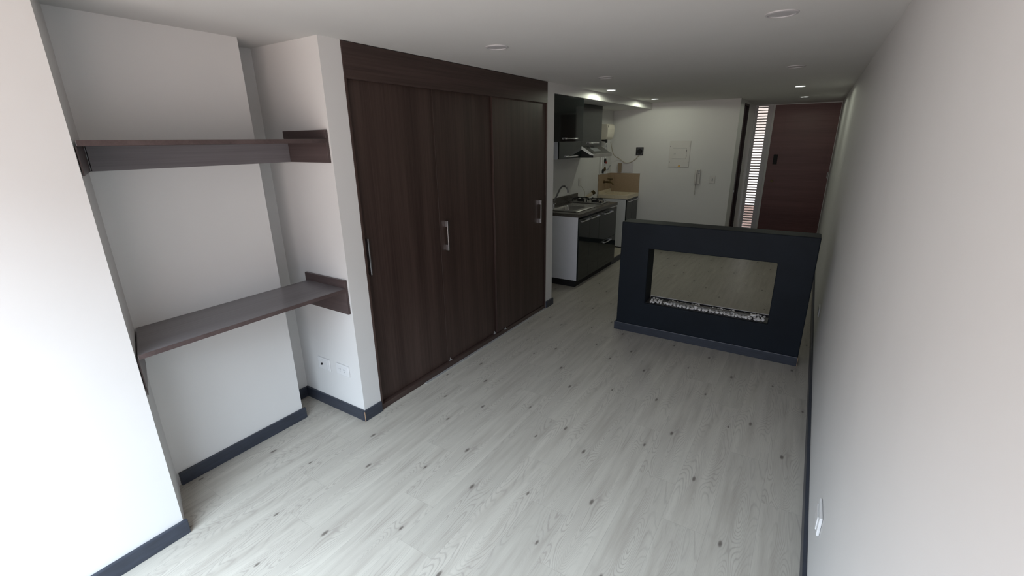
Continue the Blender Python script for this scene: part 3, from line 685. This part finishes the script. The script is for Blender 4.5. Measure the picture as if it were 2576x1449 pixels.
obj('rocker', B((XC+.008, XC+.012, 9.31, 9.33, 1.25, 1.28), (XC+.008, XC+.012, 9.31, 9.33, 1.20, 1.225)), PANEL, sw, .001)

# ================================================================== SOCKETS
so1 = thing('antenna_socket', (-.38, Y_S, .335), 'white square antenna socket, left of the pair below the lower shelf', 'socket')
obj('cover_plate', B(-.445, -.315, Y_S-.010, Y_S-.001, .292, .382), PLAS, so1, .003)
obj('plate_insert', B(-.425, -.335, Y_S-.013, Y_S-.010, .302, .372), PLAS, so1, .001)
obj('coax_port', cyl(bmesh.new(), (-.395, Y_S-.016, .338), .008, .006, 1, 16), BLACKM, so1)
so2 = thing('power_socket', (-.176, Y_S, .34), 'white double power socket, right of the pair below the lower shelf', 'socket')
obj('cover_plate', B(-.243, -.109, Y_S-.010, Y_S-.001, .303, .385), PLAS, so2, .003)
obj('socket_face', B(-.222, -.130, Y_S-.012, Y_S-.010, .318, .370), PLAS, so2, .001)
bm = bmesh.new()
for cx in (-.199, -.154):
    bx(bm, cx-.009, cx-.007, Y_S-.0128, Y_S-.012, .346, .356); bx(bm, cx+.007, cx+.009, Y_S-.0128, Y_S-.012, .346, .356); cyl(bm, (cx, Y_S-.0124, .333), .003, .001, 1, 10)
obj('plug_slot', bm, PLASG, so2)
so3 = thing('power_socket', (XR, 1.90, .34), 'white power socket low on the right wall in the foreground', 'socket')
obj('cover_plate', B(XR-.012, XR-.001, 1.835, 1.965, .340, .425), PLAS, so3, .003)
obj('socket_face', B(XR-.017, XR-.012, 1.855, 1.945, .352, .412), PLAS, so3, .002)
so4 = thing('power_socket', (XR, 4.66, .33), 'white power socket low on the right wall behind the fireplace', 'socket')
obj('cover_plate', B(XR-.010, XR-.001, 4.60, 4.72, .33, .415), PLAS, so4, .002)
obj('socket_face', B(XR-.013, XR-.010, 4.62, 4.70, .345, .40), PLASG, so4, .001)

# ================================================================== DOWNLIGHTS
def downlight(x, y, lit, label, R=.062):
    g = 'lit ceiling spotlights' if lit else 'unlit ceiling spotlights'
    t_ = thing('downlight', (x, y, H), label, 'ceiling light', g)
    bm = bmesh.new(); n = 40
    prof = [(R, H), (R-.002, H-.005), (R-.012, H-.007), (R-.014, H-.004), (R-.014, H)]
    rings = [[bm.verts.new((x+r*math.cos(2*math.pi*k/n), y+r*math.sin(2*math.pi*k/n), z)) for k in range(n)] for r, z in prof]
    for a, b in zip(rings, rings[1:]):
        for k in range(n): bm.faces.new((a[k], a[(k+1) % n], b[(k+1) % n], b[k]))
    bmesh.ops.recalc_face_normals(bm, faces=bm.faces)
    obj('rim', bm, PLAS if lit else LENS_OFF, t_, smooth=True)
    obj('lens', cyl(bmesh.new(), (x, y, H-.0015), R-.0145, .003, 2, 32), LENS_ON if lit else LENS_OFF, t_)
    if lit:
        l = bpy.data.lights.new('spot', 'SPOT'); l.energy = 7.5 if x < 1 else 3.6; l.color = (.95, 1., .80); l.spot_size = math.radians(177); l.spot_blend = .12; l.shadow_soft_size = .03
        lo = bpy.data.objects.new('spot_lamp', l); COL.objects.link(lo); lo.parent = t_; lo.location = (0, 0, -.02)
downlight(.211, 5.55, 1, 'lit round spotlight in the ceiling over the kitchen sink, beside the beam')
downlight(.262, 7.17, 1, 'lit round spotlight in the ceiling close to the back wall')
downlight(2.092, 6.56, 1, 'lit round spotlight nearer the room, first of two before the entrance door')
downlight(2.095, 8.30, 1, 'lit round spotlight closest to the entrance door')
downlight(.589, 2.61, 0, 'unlit round spotlight in the ceiling in front of the wardrobe', .072)
downlight(2.122, 2.742, 0, 'unlit round spotlight at the top right, nearest the right wall', .072)
downlight(2.110, 4.755, 0, 'unlit round spotlight in the ceiling above the fireplace', .072)
downlight(.577, 4.44, 0, 'faint unlit round spotlight in the ceiling before the kitchen', .072)
